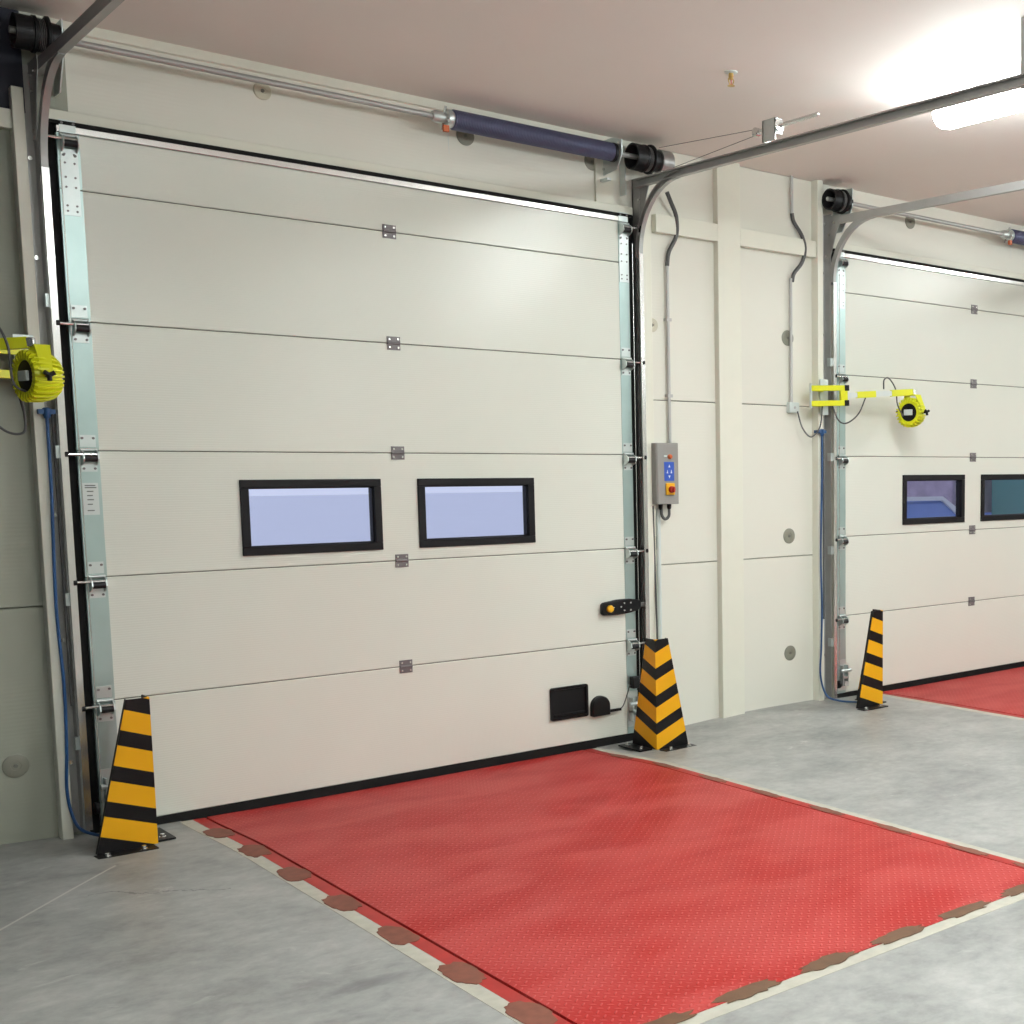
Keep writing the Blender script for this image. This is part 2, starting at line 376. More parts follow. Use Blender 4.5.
# ------------------------------------------------------------------ camera
cam_d = bpy.data.cameras.new('camera'); cam = bpy.data.objects.new('camera', cam_d); COL.objects.link(cam)
F, CX, CY = 1260.25, 834.87, 604.10
cam_d.sensor_width = 36; cam_d.sensor_fit = 'HORIZONTAL'; cam_d.lens = F / 1024 * 36
cam_d.shift_x = (512 - CX) / 1024; cam_d.shift_y = (CY - 512) / 1024
cam_d.clip_start = 0.05; cam_d.clip_end = 500
yaw, pitch, roll = 0.7676, 0.1073, -0.0019
fw = Vector((math.sin(yaw) * math.cos(pitch), math.cos(yaw) * math.cos(pitch), -math.sin(pitch)))
rt = Vector((math.cos(yaw), -math.sin(yaw), 0)); up = rt.cross(fw)
r2 = rt * math.cos(roll) + up * math.sin(roll); u2 = -rt * math.sin(roll) + up * math.cos(roll)
Mx = Matrix((r2, u2, -fw)).transposed().to_4x4(); Mx.translation = Vector((-1.6962, -6.8826, 1.7656))
cam.matrix_world = Mx
S.camera = cam

# ------------------------------------------------------------------ room shell
RX0, RX1, RY0, ZC = -5.0, 12.5, -11.0, 3.85
WY = 0.05
def struct(o): o['kind'] = 'structure'; return o
def floor():
    # slab with two rectangular leveller pits left open
    def pit(x, y): return any(d + 0.27 < x < d + 2.775 and -3.79 < y < 0.02 for d in (0, DX))
    xs = sorted(set([RX0, RX1] + [0.27, 2.775, DX + 0.27, DX + 2.775] + [RX0 + i * 0.25 for i in range(int((RX1 - RX0) / 0.25))]))
    ys = sorted(set([RY0, 0.12, -3.79, 0.02] + [-i * 0.3 for i in range(0, 37)] + [-.03, -.12, -.21, -.39, -.48, -.72]))
    vs = [(x, y, hf(x, y)) for y in ys for x in xs]; n = len(xs)
    fs = []
    for j in range(len(ys) - 1):
        for i in range(n - 1):
            if not pit((xs[i] + xs[i + 1]) / 2, (ys[j] + ys[j + 1]) / 2):
                fs.append((j * n + i, j * n + i + 1, (j + 1) * n + i + 1, (j + 1) * n + i))
    m = MB().add(vs, fs)
    o = m.build('floor', 'concrete'); tag(o, 'grey mottled polished concrete floor slab'); struct(o)
    MB().box(RX0, RX1, 0.047, 0.14, -0.45, -0.045).build('sill', 'concrete', o)
    b = MB().box(RX0, RX1, RY0, 0.12, -0.5, -0.32)
    b.build('pit_bottom', 'concrete', o)
floor()
struct(MB().box(RX0 - .1, RX1 + .1, RY0 - .1, 0.3, ZC, ZC + 0.15).build('ceiling', 'ceiling'))
def wall_back():
    m = MB()
    bays = [(RX0, -0.02), (W + 0.02, DX - 0.02), (DX + W + 0.02, RX1)]
    g = 0.0025
    for x0, x1 in bays:
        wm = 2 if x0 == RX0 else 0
        zs = [-0.3, 1.118, 2.220, ZC]
        for a, b in zip(zs, zs[1:]):
            c = 0.004
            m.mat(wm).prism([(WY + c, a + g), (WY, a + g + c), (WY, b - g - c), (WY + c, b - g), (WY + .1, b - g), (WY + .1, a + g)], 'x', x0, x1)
        m.mat(1).box(x0, x1, WY + .03, WY + .12, -0.3, ZC)
    for d in (0, DX):
        m.mat(0).box(d - 0.02, d + W + 0.02, WY, WY + .12, 3.30, ZC)
    return struct(m.build('wall_back', ['wall', 'seam', 'wallshade'], smooth=False))
wall_back()
struct(MB().box(RX0 - .12, RX0, RY0, 0.2, -0.3, ZC).build('wall_left', 'outwall'))
struct(MB().box(RX1, RX1 + .12, RY0, 0.2, -0.3, ZC).build('wall_right', 'outwall'))
struct(MB().box(RX0, RX1, RY0 - .12, RY0, -0.3, ZC).build('wall_front', 'outwall'))

struct(MB().box(-.92, -.80, -1.35, WY, -0.02, ZC).build('added_shade_partition', 'shade_navy'))  # unseen partition added to keep light off the left wall bay
trims = []
def trim(m, mats='post', bevel=0.0, label=None):
    o = struct(m.build('trim_%d' % (len(trims) + 1), mats, bevel=bevel)); trims.append(o)
    if label: tag(o, label)
    return o
for k, d in enumerate((-DX, 0, DX)):
    # post in the middle of the bay to the right of door, its rail, and the jamb posts
    if d >= 0:
        trim(MB().box(d + 3.845, d + 4.045, -0.0, WY, -0.02, ZC), bevel=0.003, label='cream upright post in the middle of the wall bay')
    else:
        pass
    if d >= 0:
        trim(MB().box(d + 3.33, d + 3.845, 0.0, WY, 3.305, 3.42), bevel=0.002, label='cream horizontal rail left of the middle post')
        trim(MB().box(d + 4.045, d + DX - 0.292, 0.0, WY, 3.30, 3.415), bevel=0.002, label='cream horizontal rail right of the middle post')
    else:
        trim(MB().box(RX0, -0.262, 0.0, WY, 3.315, 3.40), bevel=0.002, label='cream horizontal rail on the wall left of the left door')
for d in (0, DX):
    trim(MB().box(d - (0.292 if d else .262), d - (0.238 if d else .214), -0.02, WY, -0.02, ZC if d else 3.50), bevel=0.003, label='cream jamb post left of the door track')
    trim(MB().box(d + W + 0.19, d + W + 0.26, 0.0, WY, -0.04, 3.62), bevel=0.003)
    trim(MB().box(d - 0.13, d + W + 0.13, 0.012, WY, 3.385, 3.435), bevel=0.003, label='cream header trim above the door leaf')
trim(MB().prism([(WY, ZC - 0.05), (WY - 0.018, ZC - 0.045), (WY - 0.018, ZC), (WY, ZC)], 'x', -.2, 3.3), label='cream cove trim where wall meets ceiling')
trim(MB().box(RX0, -0.20, 0.028, WY, 3.40, ZC), 'shade_navy', label='painted shade over the wall above the rail at far left')  # shade above the rail built as a dark sheet over the wall

# ------------------------------------------------------------------ dock doors
XL, XR = -0.088, W + 0.082       # outer edges of the galvanised end caps
def leaf_panel(root, z0, z1, holes=None):
    """one sandwich section, chamfered along its top and bottom edge"""
    g, c, th = 0.0022, 0.004, 0.042
    m = MB()
    if not holes:
        m.prism([(c, z0 + g), (0, z0 + g + c), (0, z1 - g - c), (c, z1 - g), (th, z1 - g), (th, z0 + g)], 'x', XL + 0.004, XR - 0.004)
    else:
        a, b = holes[0][2], holes[0][3]
        m.prism([(c, z0 + g), (0, z0 + g + c), (0, a), (th, a), (th, z0 + g)], 'x', XL + 0.004, XR - 0.004)
        m.prism([(0, b), (0, z1 - g - c), (c, z1 - g), (th, z1 - g), (th, b)], 'x', XL + 0.004, XR - 0.004)
        xs = [XL + 0.004] + [q for h in holes for q in h[:2]] + [XR - 0.004]
        for i in range(0, len(xs), 2): m.box(xs[i], xs[i + 1], 0, th, a, b)
    if z1 < TOP - .01:
        m.mat(1).box(XL + .006, XR - .006, .012, th - .002, z1 - g - .004, z1 + g + .012)
    return m.build('door_panel', ['leaf', 'seam'], root, smooth=False)

def roller_bracket(root, zc, side, x):
    """zinc hinge plate, clamp arm and roller on a short spindle that runs in the track"""
    s = side   # -1 left, +1 right: direction towards the track
    m = MB()
    m.box(x - .034, x + .034, -.006, -.001, zc + .018, zc + .075)
    m.box(x - .034, x + .034, -.007, -.002, zc - .10, zc - .055)
    m.cyl((x - .036, -.012, zc + .004), (x + .036, -.012, zc + .004), .009, n=12)
    m.prism([(-.006, zc + .012), (-.052, zc - .014), (-.058, zc - .040), (-.040, zc - .058), (-.006, zc - .072)], 'x', x - .034, x - .028)
    m.prism([(-.006, zc + .012), (-.052, zc - .014), (-.058, zc - .040), (-.040, zc - .058), (-.006, zc - .072)], 'x', x + .028, x + .034)
    m.mat(1)
    for dx in (-.024, .024):
        for dz in (.06, -.085): m.cyl((x + dx, -.006, zc + dz), (x + dx, -.012, zc + dz), .006, n=8)
    b = m.build('roller_bracket', ['galv2', 'hinge'], root)
    MB().cyl((x - .027, -.040, zc - .036), (x + .027, -.040, zc - .036), .017, n=16).build('bearing_sleeve', 'drum', b)
    e = x + s * 0.105
    r = MB().cyl((x - s * .03, -.040, zc - .018), (e, -.040, zc - .018), .0065, n=10)
    r.build('roller_spindle', 'bright', b)
    MB().lathe((e - s * .012, -.040, zc - .018), (s, 0, 0), [(0, .012), (.002, .022), (.018, .022), (.02, .012)], 20).build('roller_wheel', 'black', b)
    return b

WINS = [(0.645, 1.402), (1.62, 2.373)]
WZ = (1.315, 1.712)
def make_door(dx):
    root = empty('door_1' if dx == 0 else 'door_2', (dx, 0, 0))
    zs = [0.036 if dx else 0.012] + SEAMS + [TOP]
    holes = [(a + .03, b - .03, WZ[0] + .03, WZ[1] - .03) for a, b in WINS]
    for i, (a, b) in enumerate(zip(zs, zs[1:])):
        leaf_panel(root, a, b, holes if i == 2 else None)
    # windows
    for a, b in WINS:
        m = MB(); t = .043
        for (x0, x1, z0, z1) in ((a, b, WZ[0], WZ[0] + t), (a, b, WZ[1] - t, WZ[1]), (a, a + t, WZ[0] + t, WZ[1] - t), (b - t, b, WZ[0] + t, WZ[1] - t)):
            m.box(x0, x1, -.012, .034, z0, z1)
        t2 = t + .006
        for (x0, x1, z0, z1) in ((a + t, b - t, WZ[0] + t, WZ[0] + t2), (a + t, b - t, WZ[1] - t2, WZ[1] - t), (a + t, a + t2, WZ[0] + t2, WZ[1] - t2), (b - t2, b - t, WZ[0] + t2, WZ[1] - t2)):
            m.box(x0, x1, .004, .05, z0, z1)
        f = m.build('window_frame', 'frameblk', root, bevel=.003)
        MB().box(a + t, b - t, .018, .022, WZ[0] + t, WZ[1] - t).build('pane', 'glass', f, smooth=False)
    # centre hinges with their four screws
    for z in SEAMS:
        cx = W / 2 - .003
        m = MB()
        m.box(cx - .038, cx + .038, -.005, 0, z + .004, z + .037); m.box(cx - .038, cx + .038, -.005, 0, z - .037, z - .004)
        m.cyl((cx - .036, -.006, z), (cx + .036, -.006, z), .007, n=12)
        h = m.build('hinge', 'hinge', root)
        for q in (-.025, .025):
            for w in (-.023, .023):
                MB().cyl((cx + q, -.005, z + w), (cx + q, -.009, z + w), .006, n=8).build('screw', 'bright', h)
    # end caps, top stiffening plates, brackets
    for s, xa, xb in ((-1, XL, 0.006), (1, W + .004, XR)):
        m = MB()
        for a, b in zip(zs, zs[1:]):
            m.box(xa, xb, -.0025, .046, a + .003, b - .003)
        cap = m.build('end_cap', 'galv', root)
        xc = (xa + xb) / 2
        m = MB(); m.box(xc - .036, xc + .036, -.006, -.0015, 2.955, 3.255)
        m.mat(1)
        for zz in (3.235, 3.195, 3.13, 3.085, 3.0, 2.975):
            for q in (-.02, .02): m.cyl((xc + q, -.004, zz), (xc + q, -.009, zz), .005, n=8)
        m.build('stiffening_plate', ['galv2', 'hinge'], root)
        for z in SEAMS[:4]: roller_bracket(root, z, s, xc)
        roller_bracket(root, 3.315, s, xc)
        # bottom bracket holding the lift cable
        m = MB(); m.box(xc - .04, xc + .04, -.008, -.002, .06, .30)
        m.cyl((xc, -.008, .12), (xc, -.06, .12), .02, n=14); m.cyl((xc - .05, -.045, .22), (xc + .06 * 1, -.045, .22), .014, n=12)
        m.box(xc - .03, xc + .03, -.055, -.008, .16, .175); m.box(xc - .03, xc - .022, -.055, -.008, .10, .26); m.box(xc + .022, xc + .03, -.055, -.008, .10, .26)
        bb = m.build('bottom_bracket', 'galv2', root)
        MB().lathe((xc + s * .06, -.045, .12), (s, 0, 0), [(0, .014), (.004, .03), (.02, .03), (.024, .014)], 20).build('roller_wheel', 'drum', bb)
        MB().tube([(xc + s * .045, -.03, .14), (xc + s * .045, -.035, 3.2)], .0022, n=6, smooth=False).build('lift_cable', 'bright', bb)
    # aluminium profile and seal along the top, rubber along the bottom (it follows the slab)
    MB().box(XL, XR, -.004, .03, TOP + .0, TOP + .032).build('top_profile', 'bright', root, bevel=.003)
    MB().box(XL - .03, XR + .03, -.008, .05, TOP + .034, TOP + .052).build('top_seal', 'rubber', root, bevel=.003)
    m = MB(); n = 24
    vs = []; z_low = zs[0]
    for i in range(n + 1):
        x = XL + (XR - XL) * i / n
        zb = hf(x + dx, 0) - .004
        vs += [(x, -.012, zb), (x, .046, zb), (x, .046, z_low + .002), (x, -.006, z_low + .002)]
    fs = [(0, 1, 2, 3), tuple(4 * n + k for k in (3, 2, 1, 0))]
    for i in range(n):
        for k in range(4): fs.append((4 * i + k, 4 * i + (k + 1) % 4, 4 * (i + 1) + (k + 1) % 4, 4 * (i + 1) + k))
    m.add(vs, fs).build('bottom_seal', 'rubber', root)
    return root
d1 = make_door(0); d2 = make_door(DX)
tag(d1, 'large cream sectional dock door with two bright windows, left and nearest', 'door'); struct(d1)
tag(d2, 'cream sectional dock door with dark windows, cut off at right edge', 'door'); struct(d2)

def lab(o, t): o['label'] = t; return o
# label sticker on the left cap of door 1
m = MB(); m.box(-.076, -.008, -.0035, -.0028, 1.549, 1.703); m.mat(1)
for z, a, b in ((1.69, -.066, -.020), (1.680, -.066, -.016), (1.662, -.058, -.03), (1.642, -.058, -.034), (1.622, -.058, -.03), (1.60, -.058, -.036), (1.57, -.06, -.03)):
    m.box(a, b, -.0042, -.0034, z - .0025, z + .0025)
m.build('sticker', ['label', 'ink'], d1)

# bolt lock on door 1
def rrect(x0, x1, z0, z1, r, n=6):
    out = []
    for cx, cz, a0 in ((x1 - r, z1 - r, 0), (x0 + r, z1 - r, PI / 2), (x0 + r, z0 + r, PI), (x1 - r, z0 + r, 1.5 * PI)):
        out += [(cx + r * math.cos(a0 + PI / 2 * k / n), cz + r * math.sin(a0 + PI / 2 * k / n)) for k in range(n + 1)]
    return out
lock = MB().prism([(2.83, .835), (2.845, .822), (2.95, .818), (3.05, .826), (3.135, .842), (3.135, .905), (3.05, .918), (2.95, .918), (2.845, .905), (2.83, .893)], 'y', -.034, -.004).build('slide_lock', 'black', d1, bevel=.006)
MB().lathe((2.885, -.034, .864), (0, -1, 0), [(0, .022), (.012, .024), (.022, .02), (.024, .012)], 20).build('lock_knob', 'safety', lock)
for q, w in ((3.0, .893), (3.0, .845), (2.975, .87), (3.05, .893), (3.05, .845)):
    MB().lathe((q, -.034, w), (0, -1, 0), [(0, .007), (.003, .006)], 10).build('lock_screw', 'bright', lock)
MB().box(2.905, 2.925, -.037, -.034, .868, .872).build('lock_mark', 'white', lock)
MB().box(3.12, 3.2, -.028, -.012, .858, .886).build('lock_bolt', 'track', lock, bevel=.003)
# recessed hand grip
m = MB()
outer = rrect(2.447, 2.722, .181, .391, .014); inner = rrect(2.462, 2.707, .196, .376, .010); n = len(outer)
vs = [(x, -.010, z) for x, z in outer] + [(x, -.010, z) for x, z in inner] + [(x + (.004 if x < 2.58 else -.004), .003, z + (.004 if z < .28 else -.004)) for x, z in inner] + [(x, .005, z) for x, z in outer]
fs = []
for i in range(n):
    j = (i + 1) % n
    fs += [(i, j, n + j, n + i), (n + i, n + j, 2 * n + j, 2 * n + i), (3 * n + i, 3 * n + j, j, i)]
fs.append(tuple(range(2 * n, 3 * n)))
m.add([(x, y - .006, z) for x, y, z in vs], fs)
grip = m.build('hand_grip', 'black', d1)
# grip cavity sits in front of the sheet, so close it off as a shallow tray
MB().box(2.47, 2.70, -.013, -.006, .205, .222).build('grip_bar', 'black', grip, bevel=.003)
# cable sensor on the door
sen = MB().prism([(2.738, .172), (2.872, .172), (2.872, .235)] + [(2.805 + .067 * math.cos(a), .235 + .067 * math.sin(a)) for a in [PI * k / 14 for k in range(1, 14)]] + [(2.738, .235)], 'y', -.045, 0).build('slack_cable_sensor', 'black', d1, bevel=.008)
MB().box(2.86, 2.965, -.03, -.018, .185, .202).build('sensor_arm', 'black', sen)
MB().tube([(2.95, -.024, .193), (2.985, -.022, .215), (3.02, -.022, .29), (3.04, -.02, .335), (3.075, -.02, .345)], .0035, n=8).build('sensor_wire', 'hose', sen)
MB().box(3.05, 3.10, -.05, -.002, .32, .40).build('sensor_clip', 'drum', sen, bevel=.006)

# ------------------------------------------------------------------ tracks
ZR = 3.515        # centre height of the horizontal rail
def make_track(side, zr0, zr1, names):
    """root at the foot of the track; side -1 = left of the door"""
    s = side
    root = empty('door_track', (0, 0, 0))
    f = lambda x: s * x
    # angle on the wall: flange along the wall + web towards the room
    m = MB()
    m.box(f(.030), f(.078), .038, WY, 0.0, 3.62); m.box(f(.030), f(.036), -.028, WY, 0.0, 3.62)
    m.mat(1)
    for z in (.35, .95, 1.55, 2.15, 2.75, 3.2):
        m.cyl((f(.058), .040, z), (f(.058), .030, z), .010, n=8)
    m.build('wall_angle', ['track', 'bright'], root)
    # vertical guide: C profile opening towards the leaf
    o, t = .028, .003
    cs = [(f(.034), -.058), (f(.034), -.006), (f(.008), -.006), (f(.008), -.012), (f(.031), -.012), (f(.031), -.052), (f(.008), -.052), (f(.008), -.046), (f(.004), -.046), (f(.004), -.058)]
    R = .43; zt = zr0 - .012 - R
    m = MB(); m.prism(cs, 'z', 0.02, zt)
    m.build('guide_rail', 'bright', root)
    for z in (.45, 1.15, 1.85, 2.55):
        MB().box(f(.030), f(.050), -.040, -.004, z - .03, z + .03).build('rail_clamp', 'galv2', root)
    # curve from the guide into the ceiling rail
    zc = zt; zr = zr0
    path = [(0, -.032, zt - .02)]
    for k in range(13):
        a = PI / 2 * k / 12
        path.append((0, -.032 - R * (1 - math.cos(a)), zt + R * math.sin(a)))
    sec = [(f(.034), .022), (f(.034), -.022), (f(.005), -.022), (f(.005), -.017), (f(.031), -.017), (f(.031), .017), (f(.005), .017), (f(.005), .022)]
    MB().sweep(path, sec, (1, 0, 0)).build('curved_rail', 'rail', root)
    # horizontal rails: a straight C profile back to the angle, running out into the room
    ln = 3.55
    sec2 = [(f(.036), .027), (f(.036), -.027), (f(.002), -.027), (f(.002), -.019), (f(.032), -.022), (f(.032), .022), (f(.002), .019), (f(.002), .027)]
    MB().sweep([(0, .0, zr0), (0, -1.2, zr0 + (zr1 - zr0) * .33), (0, -ln, zr1)], sec2, (1, 0, 0)).build('ceiling_rail', 'rail', root)
    # side bracket plates at the knee
    m = MB()
    m.prism([(0.045, 3.28), (-.02, 3.28), (-.10, zr - .08), (-.13, zr - .02), (-.13, zr + .035), (0.045, zr + .035)], 'x', f(.037), f(.041))
    m.mat(1)
    for y, z in ((.01, 3.32), (-.07, zr - .02), (-.02, zr - .10), (.02, zr - .02)): m.cyl((f(.028), y, z), (f(.048), y, z), .009, n=8)
    m.build('knee_plate', ['track', 'bright'], root)
    # bearing plate that carries the shaft
    m = MB()
    if s > 0: m.prism([(.045, 3.50), (-.02, 3.50), (-.012, 3.80), (.045, 3.80)], 'x', f(-.060), f(-.066))
    else: m.prism([(.045, 3.50), (-.05, 3.50), (-.16, 3.66), (-.16, 3.80), (.045, 3.80)], 'x', f(-.060), f(-.066))
    m.build('bearing_plate', 'galv2', root)
    # hanger from the ceiling
    zh = zr0 + (zr1 - zr0) * .87
    m = MB(); m.box(f(.037), f(.072), -3.083, -3.08, zh - .03, ZC); m.box(f(.037), f(.040), -3.115, -3.08, zh - .03, ZC)
    m.build('ceiling_hanger', 'rail', root)
    # black rubber side seal between leaf and track
    return root
TL = -.135
XRT = W + .122
t1 = make_track(-1, 3.592, 3.586, 0); t1.location = (TL, 0, 0)
t2 = make_track(1, 3.582, 3.556, 0); t2.location = (XRT, 0, 0)
t3 = make_track(-1, 3.572, 3.535, 0); t3.location = (DX + TL, 0, 0)
t4 = make_track(1, 3.572, 3.54, 0); t4.location = (DX + XRT, 0, 0)
tag(t1, 'steel guide track left of the nearest dock door', 'track')
tag(t2, 'steel guide track between the nearest door and the grey control box', 'track')
tag(t3, 'steel guide track left of the far right dock door', 'track')
tag(t4, 'steel guide track beyond the right side of the right dock door', 'track')
# spring buffer on the right hand rail of door 1
m = MB(); m.box(XRT + .0, XRT + .055, -1.285, -1.275, 3.605, 3.725); m.box(XRT + .0, XRT + .055, -1.385, -1.379, 3.64, 3.725); m.box(XRT + .0, XRT + .006, -1.385, -1.275, 3.605, 3.725)
buf = m.build('buffer_bracket', 'galv2', None); buf.parent = t2; buf.location = (-XRT, 0, 0)
m = MB(); m.lathe((XRT + .03, -1.385, 3.685), (0, -1, 0), [(0, .034), (.010, .034), (.014, .014), (.03, .012)], 20)
m.cyl((XRT + .03, -1.20, 3.685), (XRT + .03, -1.70, 3.685), .011, n=12); m.lathe((XRT + .03, -1.69, 3.685), (0, -1, 0), [(0, .008), (.004, .012), (.016, .012), (.022, .006)], 16)
m.lathe((XRT + .012, -1.19, 3.683), (1, 0, 0), [(0, .018), (.004, .026), (.03, .026), (.034, .018)], 16)
bb = m.build('buffer_rod', 'bright', buf)
for d, n_ in ((0, 'nearest'), (DX, 'far')):
    for s, x0, x1 in ((-1, d - .127, d + XL - .002), (1, d + XR + .002, d + XR + .055)):
        tr = MB().box(x0, x1, .020, WY + .02, hf(x0) + .0, 3.40)
        tr.build('trim_%d' % (len(trims) + 1), 'rubber')
        o = bpy.data.objects['trim_%d' % (len(trims) + 1)]; trims.append(o); struct(o)
        tag(o, 'black rubber side seal of the %s dock door, %s side' % (n_, 'left' if s < 0 else 'right'))

# ------------------------------------------------------------------ torsion shafts
SY, SZ = -.10, 3.735
def drum(parent, x, s, r=.085):
    """cable drum; s is the direction its open cup faces"""
    p = [(0, r * .62), (.002, r * .98), (.014, r), (.018, r * .86), (.05, r * .86), (.054, r * 1.06), (.064, r * 1.08), (.07, r * .80), (.12, r * .74), (.125, r * .3)]
    m = MB(); m.lathe((x, SY, SZ), (s, 0, 0), p, 32)
    d = m.build('cable_drum', 'drum', parent)
    m = MB()
    for k in range(4): m.lathe((x + s * (.022 + k * .007), SY, SZ), (s, 0, 0), [(0, r * .86), (.002, r * .90), (.004, r * .86)], 28)
    m.build('drum_groove', 'alu', d)
    return d
def hollow_cup(parent, x, s, r, L, mat_):
    m = MB(); n = 32
    prof = [(0, r), (L, r), (L, r * .55), (L * .9, r * .5), (L * .25, r * .8), (0, r * .86)]
    vs = []; fs = []
    for t, q in prof: vs += [(x + s * t, SY + q * math.cos(2 * PI * i / n), SZ + q * math.sin(2 * PI * i / n)) for i in range(n)]
    K = len(prof)
    for k in range(K):
        for i in range(n): fs.append((k * n + i, k * n + (i + 1) % n, ((k + 1) % K) * n + (i + 1) % n, ((k + 1) % K) * n + i))
    m.add(vs, fs); return m.build('drum_cup', mat_, parent)

def coil(x0, x1, r, wire, turns):
    """close-wound spring as a ribbed body: rings touching one another"""
    prof = []; n = turns
    for k in range(n):
        a = x0 + (x1 - x0) * k / n; h = (x1 - x0) / n
        prof += [(a, r - wire), (a + h * .2, r - wire * .3), (a + h * .5, r), (a + h * .8, r - wire * .3)]
    prof.append((x1, r - wire)); return prof
def make_shaft(dx, z_adj, spring_x0, spring_x1):
    root = empty('torsion_shaft', (dx, 0, z_adj))
    MB().cyl((-.27, SY, SZ), (W + .36, SY, SZ), .0155, n=18).build('shaft', 'rail', root)
    prof = coil(spring_x0, spring_x1, .056, .004, 110)
    m = MB(); m.lathe((0, SY, SZ), (1, 0, 0), prof, 28); sp = m.build('torsion_spring', 'spring', root)
    m = MB(); m.lathe((0, SY, SZ), (1, 0, 0), [(spring_x0 - .12, .026), (spring_x0 - .10, .034), (spring_x0 - .07, .034), (spring_x0 - .068, .028), (spring_x0 - .045, .028), (spring_x0 - .04, .05), (spring_x0 - .012, .05), (spring_x0 + .01, .038)], 24)
    m.mat(1)
    for k in range(4):
        a = PI / 2 * k + .4
        m.cyl((spring_x0 - .05, SY, SZ), (spring_x0 - .05, SY + .065 * math.cos(a), SZ + .065 * math.sin(a)), .008, n=8)
    wc = m.build('winding_cone', ['galv2', 'bright'], root)
    MB().box(spring_x0 - .075, spring_x0 - .045, SY - .05, SY - .03, SZ - .085, SZ - .05).build('tag', 'orange', wc)
    MB().cyl((spring_x0 - .05, SY - .04, SZ - .07), (spring_x0 - .045, SY - .04, SZ - .20), .0015, n=6).build('string', 'label', wc)
    m = MB(); m.lathe((0, SY, SZ), (1, 0, 0), [(spring_x1 - .01, .04), (spring_x1 + .005, .058), (spring_x1 + .02, .058), (spring_x1 + .022, .03), (spring_x1 + .05, .03)], 24)
    m.build('spring_cone', 'drum', root)
    m = MB(); m.prism([(WY - .002, SZ - .12), (SY - .02, SZ - .10), (SY - .075, SZ - .02), (SY - .075, SZ + .07), (SY + .02, SZ + .095), (WY - .002, SZ + .095)], 'x', spring_x1 + .026, spring_x1 + .032)
    m.mat(1)
    for y, z in ((SY - .05, SZ + .05), (SY - .05, SZ - .01), (0.02, SZ - .08), (0, SZ + .08)): m.cyl((spring_x1 + .018, y, z), (spring_x1 + .04, y, z), .009, n=8)
    m.build('end_bracket', ['galv2', 'bright'], root)
    m = MB(); m.box(spring_x1 + .0, spring_x1 + .03, -.05, WY, SZ - .16, SZ - .145); m.build('angle_lug', 'galv2', root); m = MB(); m.box(spring_x1 - .03, spring_x1 + .1, .03, WY, 3.45, ZC - z_adj - .03)
    m.build('mounting_plate', 'post', root)
    # drums at both ends
    hollow_cup(root, -.255, 1, .075, .07, 'drum')
    drum(root, -.185, 1, .082)
    c2 = hollow_cup(root, W + .05, 1, .082, .075, 'drum')
    drum(root, W + .125, 1, .086)
    m = MB(); m.lathe((0, SY, SZ), (1, 0, 0), [(W + .245, .05), (W + .25, .074), (W + .335, .074), (W + .34, .05)], 28)
    m.build('shaft_coupling', 'alu', root)
    # lift cables leaving the right drum
    return root
s1 = make_shaft(0, -.012, 1.86, 2.925); tag(s1, 'torsion shaft with blue-grey spring above the nearest dock door', 'door spring')
s2 = make_shaft(DX, -.03, 1.86, 2.925); tag(s2, 'torsion shaft with spring above the far right dock door', 'door spring')
o = empty('lift_cable', (0, 0, 0))
tag(o, 'two thin steel cables from drum to bracket on the ceiling rail', 'cable')
for a in (((3.24, -.17, 3.79), (XRT + .03, -1.19, 3.70)), ((3.35, -.17, 3.685), (XRT + .03, -1.19, 3.668))):
    MB().tube(a, .0018, n=6, smooth=False).build('wire', 'hose', o)

# ------------------------------------------------------------------ round fixing discs on the wall panels
disc_pts = [(-.42, .367, 'grey'), (3.32, 2.709, 'cream'), (4.520, 2.707, 'grey'), (4.524, 1.270, 'grey'), (4.527, .397, 'grey'), (3.314, 1.269, 'grey'), (.878, 3.715, 'cream'), (2.017, 3.69, 'grey'), (2.88, 3.685, 'grey'), (5.825, 3.70, 'grey')]
disc_lab = ['round grey fixing disc low on the dark wall at far left', 'small cream fixing disc on the wall above the control box', 'round fixing disc behind the conduit, highest beside right door', 'round fixing disc at mid height right of the middle post', 'lowest round fixing disc right of the middle post', 'round fixing disc below the grey control box behind pipe',
            'cream fixing disc behind the thin shaft above the nearest door', 'fixing disc peeking out under the left end of the nearest spring', 'fixing disc peeking out under the right end of the nearest spring', 'grey fixing disc behind the shaft above the far door']
for (x, z, k), l in zip(disc_pts, disc_lab):
    r = .056 if k == 'grey' else .046
    if x == 3.314: r = .045
    root = empty('fixing_disc', (x, WY, z))
    m = MB(); m.lathe((0, 0, 0), (0, -1, 0), [(-.002, r), (.004, r), (.007, r * .92), (.007, r * .40), (.005, r * .38)], 32)
    m.build('disc', 'capcream' if k == 'cream' else 'cap', root)
    MB().lathe((0, -.004, 0), (0, -1, 0), [(0, .010), (.006, .009)], 12).build('screw', 'capin', root)
    tag(root, l, 'fixing disc', 'wall panel fixing discs')

